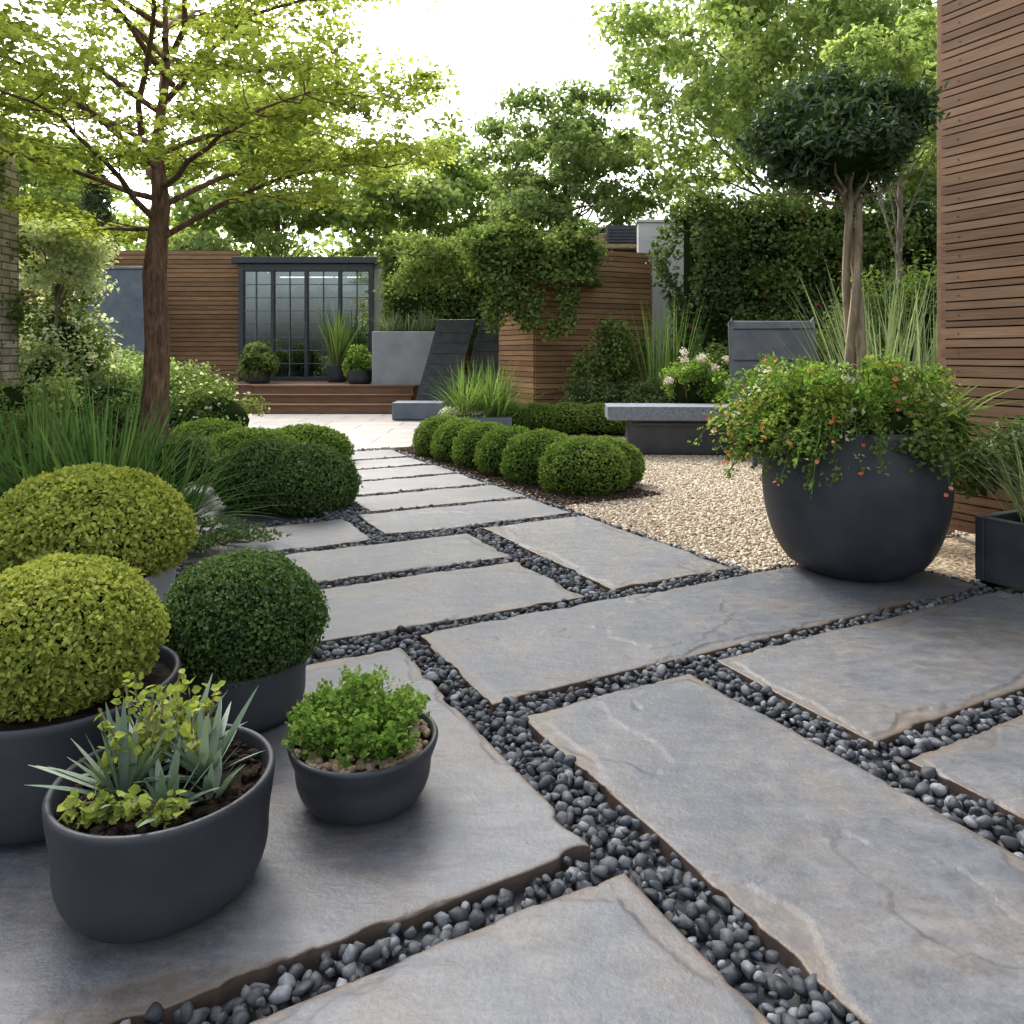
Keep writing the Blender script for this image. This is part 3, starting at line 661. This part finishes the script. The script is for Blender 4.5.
cl=[(rng.uniform(-10,9),rng.uniform(20.8,22.7),rng.uniform(2.0,4.3),.9,.6,.6) for i in range(70)]
cl=[c for c in cl if not (-7.6<c[0]<-2.9)]
V,F,R=clump_leaves(cl,14000,.15,.6,.5,.5,.8,.3); fast_mesh('rear_shrubbery',V,F,M['bgm'],R)

# ---------------------------------------------------------------- ivy / walls in the middle
def ivy_box(name,x0,x1,y0,y1,z0,z1,n,size,leaf,bumpy=.14,flower=None,nf=0):
    dx,dy,dz=x1-x0,y1-y0,z1-z0
    ar=np.array([dx*dz,dx*dz*.3,dy*dz,dy*dz,dx*dy]); f=rng.choice(5,n,p=ar/ar.sum()); s=rng.random((n,2))
    P=np.zeros((n,3));Nn=np.zeros((n,3))
    for i,(ax,side) in enumerate([(1,0),(1,1),(0,0),(0,1),(2,1)]):
        m=f==i; o=[j for j in range(3) if j!=ax]; lo=[x0,y0,z0];hi=[x1,y1,z1]
        P[m,ax]=hi[ax] if side else lo[ax]; P[np.ix_(m,[o[0]])]=(lo[o[0]]+s[m,0]*(hi[o[0]]-lo[o[0]]))[:,None]; P[np.ix_(m,[o[1]])]=(lo[o[1]]+s[m,1]*(hi[o[1]]-lo[o[1]]))[:,None]
        Nn[m,ax]=1 if side else -1
    dd=bumpy*(sn(P,2.1)*.9+sn(P,4.7)*.7+sn(P,9)*.4)+np.abs(rng.normal(0,.09,n))-.05
    c=np.array([(x0+x1)/2,(y0+y1)/2,(z0+z1)/2]); hs=np.array([dx,dy,dz])/2
    q=np.abs((P-c)/hs); rnd=np.sort(q,axis=1)[:,1]; P=P+Nn*dd[:,None]-(P-c)*(np.clip(rnd-.8,0,1)*.35)[:,None]*np.array([.3,1,.3])
    V,F,R=leafgeo(P,Nn*.7+np.array([0,0,.6])+rng.normal(size=P.shape)*.6,size,.7)
    k=[fast_mesh('ivy_leaves',V,F,M[leaf],R),boxobj('ivy_core',[(c[0],c[1],c[2],dx-.4,max(dy-.4,.1),dz-.45)],M['core'])]
    if flower:
        i=rng.choice(n,nf); V,F,R=leafgeo(P[i]+Nn[i]*.1,Nn[i]+rng.normal(size=(nf,3))*.3,.085,.95); k.append(fast_mesh('flowers',V,F,M[flower],R))
    return grp(name,(c[0],c[1],0),k)
ivy_box('ivy_hedge',-3.05,.3,17.5,18.4,1.3,3.75,14000,.09,'ivy',.18)
ivy_box('ivy_hedge',-.65,1.40,13.0,14.3,2.45,3.2,9500,.08,'ivy',.2)
V,F,R=clump_leaves([(rng.uniform(-1.0,1.5),rng.uniform(12.8,14),rng.uniform(2.9,3.45),.25,.3,.18) for i in range(22)]+[(rng.uniform(-2.2,-.6),rng.uniform(13.8,15),rng.uniform(2.5,3.35),.3,.3,.22) for i in range(22)],8500,.075,.7,.5,.6,.8,.45); fast_mesh('overhanging_shrub',V,F,M['ivy'],R)
V,F,R=clump_leaves([(rng.uniform(-.45,1.1),13.1,rng.uniform(1.6,2.5),.16,.15,.2) for i in range(22)],4500,.075,.7,.5,.6,.8,.45); fast_mesh('hanging_ivy',V,F,M['ivy'],R)
ivy_box('ivy_wall',3.0,9.2,13.2,14.2,0,3.95,28000,.085,'wall',.25,'flower_r',55)
V,F,R=clump_leaves([(rng.uniform(3.1,8),13.0,rng.uniform(.6,4.1),.4,.25,.3) for i in range(60)],11500,.075,.7,.5,.6,.8,.5); fast_mesh('climbing_rose',V,F,M['ivy'],R)
slat_wall('cedar_block_wall',(.42,13.5),(2.72,14.6),0,3.08,[.085],.014,.03,'woodfar',1.1)
slat_wall('cedar_block_wall',(-.25,15.0),(.40,13.52),0,3.08,[.085],.014,.03,'woodfar',1.1)
slat_wall('cedar_slat_fence',(-12.8,19.3),(-6.98,19.3),0,3.85,[.10],.018,.03,'woodfar',1.2)
slat_wall('cedar_slat_fence',(-3.3,19.3),(-.2,19.3),0,3.6,[.10],.018,.03,'woodfar',1.2)
boxobj('rendered_wall',[(3.3,15.4,1.95,1.45,.2,3.9),(3.3,15.4,3.93,1.52,.28,.06)],M['white'],bev=.01)
boxobj('slate_wall',[(-9.9,18.5,1.65,1.8,.2,3.3),(-9.9,18.5,3.33,1.88,.26,.06)],M['slatewall'],bev=.01)
grp('garden_shed',(2.1,17,0),[boxobj('walls',[(2.1,17.2,1.75,1.9,1.4,3.5)],M['darkstone'],bev=.01),boxobj('roof',[(2.1,17.2,3.56,2.2,1.8,.1),(1.6,17.1,3.75,1.0,1.2,.26)],M['thatch'],bev=.03),
  boxobj('vent',[(2.45,16.6,3.82,.75,.5,.42)]+[(2.45,16.34,3.66+.07*i,.68,.02,.03) for i in range(5)],M['darkstone'],bev=.01)])

# pavilion with glazed doors
X0,X1,Y=-6.9,-3.5,19.0; zb,zt=.55,3.5
fr=[(X0+.06,Y,(zb+zt)/2,.12,.14,zt-zb),(X1-.06,Y,(zb+zt)/2,.12,.14,zt-zb),((X0+X1)/2,Y,zt-.09,X1-X0-.24,.13,.18),((X0+X1)/2,Y,zb+.05,X1-X0-.24,.13,.1)]
mun=[]
for i in range(1,4):
    fr.append((X0+(X1-X0)*i/4,Y,(zb+zt)/2-.04,.08,.12,zt-zb-.28))
for i in range(4):
    cx=X0+(X1-X0)*(i+.5)/4
    for j in range(1,8): mun.append((cx,Y-.005,zb+.1+(zt-zb-.28)*j/8,.76,.03,.016))
    mun.append((cx,Y-.006,(zb+zt)/2-.04,.018,.028,zt-zb-.28))
kids=[boxobj('door_frame',fr,M['frame'],bev=.008),boxobj('glazing_bars',mun,M['slatewall']),
 boxobj('glass',[((X0+X1)/2,Y+.03,(zb+zt)/2-.04,X1-X0-.2,.01,zt-zb-.2)],M['glass']),
 boxobj('roof',[((X0+X1)/2,Y+.25,zt+.09,X1-X0+.3,.8,.16)]+[((X0+X1)/2,Y+1.3+.6*i,zt+.06,X1-X0+.1,.08,.10) for i in range(4)],M['frame'],bev=.01),
 boxobj('side_walls',[(X0+.05,Y+1.6,1.8,.1,3.0,3.36),(X1-.05,Y+1.6,1.8,.1,3.0,3.36),((X0+X1)/2,Y+3.2,1.8,X1-X0,.1,3.36)],M['white']),
 boxobj('shelves',[((X0+X1)/2,Y+2.9,z,X1-X0-.4,.35,.04) for z in (1.2,1.8,2.4,3.0)]+[(X0+.4+i*.65,Y+2.9,1.75,.05,.3,2.6) for i in range(5)],M['woodfar'])]
V,F,R=clump_leaves([(rng.uniform(X0+.3,X1-.3),Y+rng.uniform(.9,2.6),rng.uniform(.7,3.0),.25,.25,.22) for i in range(34)],4500,.10,.6); kids.append(fast_mesh('indoor_plants',V,F,M['fresh'],R))
grp('glazed_pavilion',((X0+X1)/2,Y,0),kids)
st=[]
for i,(yy,zz) in enumerate([(15.5,.18),(15.85,.365),(16.2,.55)]):
    st.append((-3.85,yy+.175,zz-.02,3.5,.38,.04)); st.append((-3.85,yy+.03,zz/2-.02,3.44,.04,zz-.04))
for i in range(20): st.append((-4.3,16.42+.14*i,.53,4.9,.13,.038))
st.append((-4.3,16.4,.25,4.9,.04,.5))
boxobj('timber_steps_and_deck',st,M['deck'],bev=.004)
def simplepot(name,x,y,z,r,h,mat,fn):
    k=pot((x,y,z),r*.8,r*.98,r,h,mat); k+=fn(x,y,z+h-.04); return grp(name,(x,y,z),k)
def gfn(n,L,w,m): 
    def f(x,y,z): V,F,R=blades((x,y,z),n,L,w,1,(.02,.5),.35,6,.12); return [fast_mesh('blades',V,F,M[m],R)]
    return f
def lfn(r,n,s,m):
    def f(x,y,z): V,F,R=ball_leaves((x,y,z+r*.6),r,n,s,lump=.2,depth=.35); return [fast_mesh('foliage',V,F,M[m],R),sphere('leaf_core',(x,y,z+r*.5),r*.65,M['core'])]
    return f
simplepot('potted_tall_grass',-4.2,18,.55,.24,.42,'pot',gfn(110,1.5,.03,'grass'))
simplepot('potted_shrub',-3.45,17.0,.55,.28,.32,'pot',lfn(.34,2200,.07,'fresh'))
simplepot('potted_shrub',-5.8,17.2,.55,.26,.3,'pot',lfn(.40,2400,.08,'ivy'))
simplepot('potted_shrub',-6.2,18.0,.55,.22,.3,'pot',lfn(.3,1800,.07,'bgm'))

k=[boxobj('box',[(-2.38,16.95,.86,1.40,.9,1.72)],M['concrete'],bev=.02),boxobj('soil',[(-2.38,16.95,1.725,1.3,.8,.02)],M['soil']),
   boxobj('plinth',[(-1.75,14.2,.16,.95,.6,.32)],M['slatewall'],bev=.02)]
V,F,R=cat([blades((-2.38+dx,16.95,1.70),60,.6,.018,1,(.05,.8),.4,6,.2) for dx in(-.4,0,.4)]); k.append(fast_mesh('grass',V,F,M['sage'],R))
grp('concrete_planter',(-2.38,16.95,0),k)
def panel(name,x,y,w,h,lean,rotz):
    gl=[(0,0,h/2,w,.10,h)]+[(0,-.058,h*(.1+.11*i),w*.86,.02,.03) for i in range(8)]
    V,F,R=boxes(gl); V[:,0]+=V[:,2]*.25; V[:,1]+=V[:,2]*lean
    o=fast_mesh(name,V,F,M['darkstone'],R,loc=(x,y,0),rotz=rotz); b=o.modifiers.new('b','BEVEL'); b.width=.02; b.segments=2; return o
panel('leaning_slate_panel',-1.62,15.0,.78,1.92,.15,D(-8)); panel('leaning_slate_panel',-.78,15.2,.72,1.98,.15,D(-8))
k=[boxobj('box',[(-.55,11.3,.14,1.1,.6,.28)],M['slatewall'],bev=.015)]
V,F,R=cat([blades((-.45+dx,11.3,.22),170,.95,.014,1,(.03,.8),.45,6,.16) for dx in(-.25,.05,.25)]); k.append(fast_mesh('grass',V,F,M['grass'],R))
V,F,R=clump_leaves([(-.95+.15*i,11.2,.34,.14,.14,.1) for i in range(4)],1200,.04); k.append(fast_mesh('sedum',V,F,M['varieg'],R))
grp('grass_planter',(-.45,11.3,0),k)

shrub('climbing_shrub',1.75,12.9,.75,.4,1.9,5500,.07,'ivy',core=False)
shrub('border_shrub',1.3,12.6,.7,.4,.9,3500,.055,'wall')
shrub('border_shrub',2.6,12.1,.8,.5,.9,4500,.055,'wall')
V,F,R=cat([blades((x,12.6,.0),110,2.1,.016,1,(.02,.26),.35,7,.2) for x in(2.45,2.7)]); fast_mesh('tall_grass',V,F,M['grass'],R)
k=pot((2.45,10.1,0),.2,.28,.3,.42,'pot')
sh=shrub('hydrangea_foliage',2.45,10.1,.50,.45,.80,5000,.045,'fresh',z0=.45,flower=None)
cl=[(2.45+rng.uniform(-.45,.45),10.0+rng.uniform(-.4,.2),rng.uniform(.8,1.25),.06,.06,.045) for i in range(14)]
V,F,R=clump_leaves(cl,1100,.024,.9,.6,.3,.8,.4); k.append(fast_mesh('flower_heads',V,F,M['flower_p'],R))
g_=grp('potted_hydrangea',(2.45,10.1,0),k); sh.parent=g_; sh.matrix_parent_inverse=Matrix.Translation((-2.45,-10.1,0))
shrub('border_shrub',3.4,11.4,.9,.5,1.5,6000,.055,'ivy')
shrub('border_shrub',4.8,10.6,1.0,.6,1.9,7000,.06,'ivy')

grp('stone_bench',(1.95,9.2,0),[boxobj('seat_slab',[(0,0,.50,1.75,.62,.17)],M['granite'],(2.04,9.25,0),D(-4),.012),
   boxobj('base_block',[(.08,.02,.208,1.4,.42,.415),(.08,-.2,.36,1.3,.03,.05)],M['darkstone'],(2.04,9.25,0),D(-4),.01)])
def lounge(x,y,rz):
    pts=[(.0,.40),(.55,.34),(.72,.42),(.86,.72),(.98,1.12),(1.06,1.50),(1.10,1.60)]; th=.13
    P=np.array(pts); T=unit(np.gradient(P,axis=0)); Nn=np.stack([-T[:,1],T[:,0]],1)
    loop=np.concatenate([P+Nn*th*.5,(P-Nn*th*.5)[::-1]])
    n=len(loop); w=.95
    V=np.array([(sx*w/2,a,b) for sx in(-1,1) for a,b in loop])
    me=bpy.data.meshes.new('shell'); F=[(i,(i+1)%n,n+(i+1)%n,n+i) for i in range(n)]+[(i,i+1,n-2-i,n-1-i) for i in range(n//2-1)]+[(n+i+1,n+i,2*n-1-i,2*n-2-i) for i in range(n//2-1)]
    me.from_pydata(V.tolist(),[],F); me.materials.append(M['cushion']); o=link(bpy.data.objects.new('shell',me)); o.location=(x,y,0); o.rotation_euler=(0,0,rz)
    b=o.modifiers.new('b','BEVEL'); b.width=.03; b.segments=3
    fp=P+Nn*th*.5; parts=[]
    for j in (3,4,5): parts.append(tube([(-w/2+.01,fp[j,0]-.004,fp[j,1]),(0,fp[j,0]-.006,fp[j,1]),(w/2-.01,fp[j,0]-.004,fp[j,1])],.010,6))
    for sx in (-1,1): parts.append(tube([(sx*(w/2+.012),q[0],q[1]) for q in P],.024,8))
    V2,F2,R2=cat(parts); pp=fast_mesh('piping_and_frame',V2,F2,M['frame'],R2,smooth=True,loc=(x,y,0),rotz=rz)
    legs=boxobj('legs',[(-.4,.1,.16,.05,.05,.34),(.4,.1,.16,.05,.05,.34),(-.4,.8,.25,.05,.05,.5),(.4,.8,.25,.05,.05,.5),(0,.1,.3,.75,.04,.04)],M['frame'],(x,y,0),rz)
    return grp('lounge_chair',(x,y,0),[o,pp,legs])
lounge(3.02,8.0,D(-6))
V,F,R=cat([blades((x,y,0),130,2.0,.016,1,(.03,.42),.55,8,.2) for x,y in[(3.25,6.6),(3.5,6.3),(3.8,7.0),(3.5,7.3)]]); fast_mesh('silver_grass',V,F,M['sage'],R)
shrub('climbing_shrub',4.3,7.6,.9,.6,2.6,8000,.06,'ivy')
shrub('border_shrub',3.3,5.9,.5,.4,.8,3500,.04,'wall')

# ---------------------------------------------------------------- light, sky, camera
w=bpy.data.worlds.new('World'); scene.world=w; w.use_nodes=True; nt=w.node_tree
bg=nt.nodes['Background']; sky=nt.nodes.new('ShaderNodeTexSky'); sky.sky_type='NISHITA'; sky.sun_disc=False
EL,AZ=46,-28
sky.sun_elevation=D(EL); sky.sun_rotation=D(AZ); sky.air_density=1.0; sky.dust_density=6.0; sky.ozone_density=.6
hs=nt.nodes.new('ShaderNodeHueSaturation'); hs.inputs['Saturation'].default_value=.34; hs.inputs['Value'].default_value=3.1
nt.links.new(sky.outputs[0],hs.inputs['Color']); nt.links.new(hs.outputs[0],bg.inputs[0]); bg.inputs[1].default_value=.15
sl=bpy.data.lights.new('sun','SUN'); sl.energy=2.0; sl.angle=D(18); sl.color=(1,.94,.84)
so=link(bpy.data.objects.new('sun',sl)); so.rotation_euler=(D(-(90-EL)),0,D(28))
cam=bpy.data.cameras.new('camera'); co=link(bpy.data.objects.new('camera',cam)); co.location=(0,0,1.2); co.rotation_euler=(D(90),0,0)
cam.sensor_width=36; cam.lens=26.4; cam.shift_y=-.1533; cam.clip_start=.05; cam.clip_end=1500
scene.camera=co
scene.view_settings.view_transform='Standard'; scene.view_settings.look='None'; scene.view_settings.exposure=0
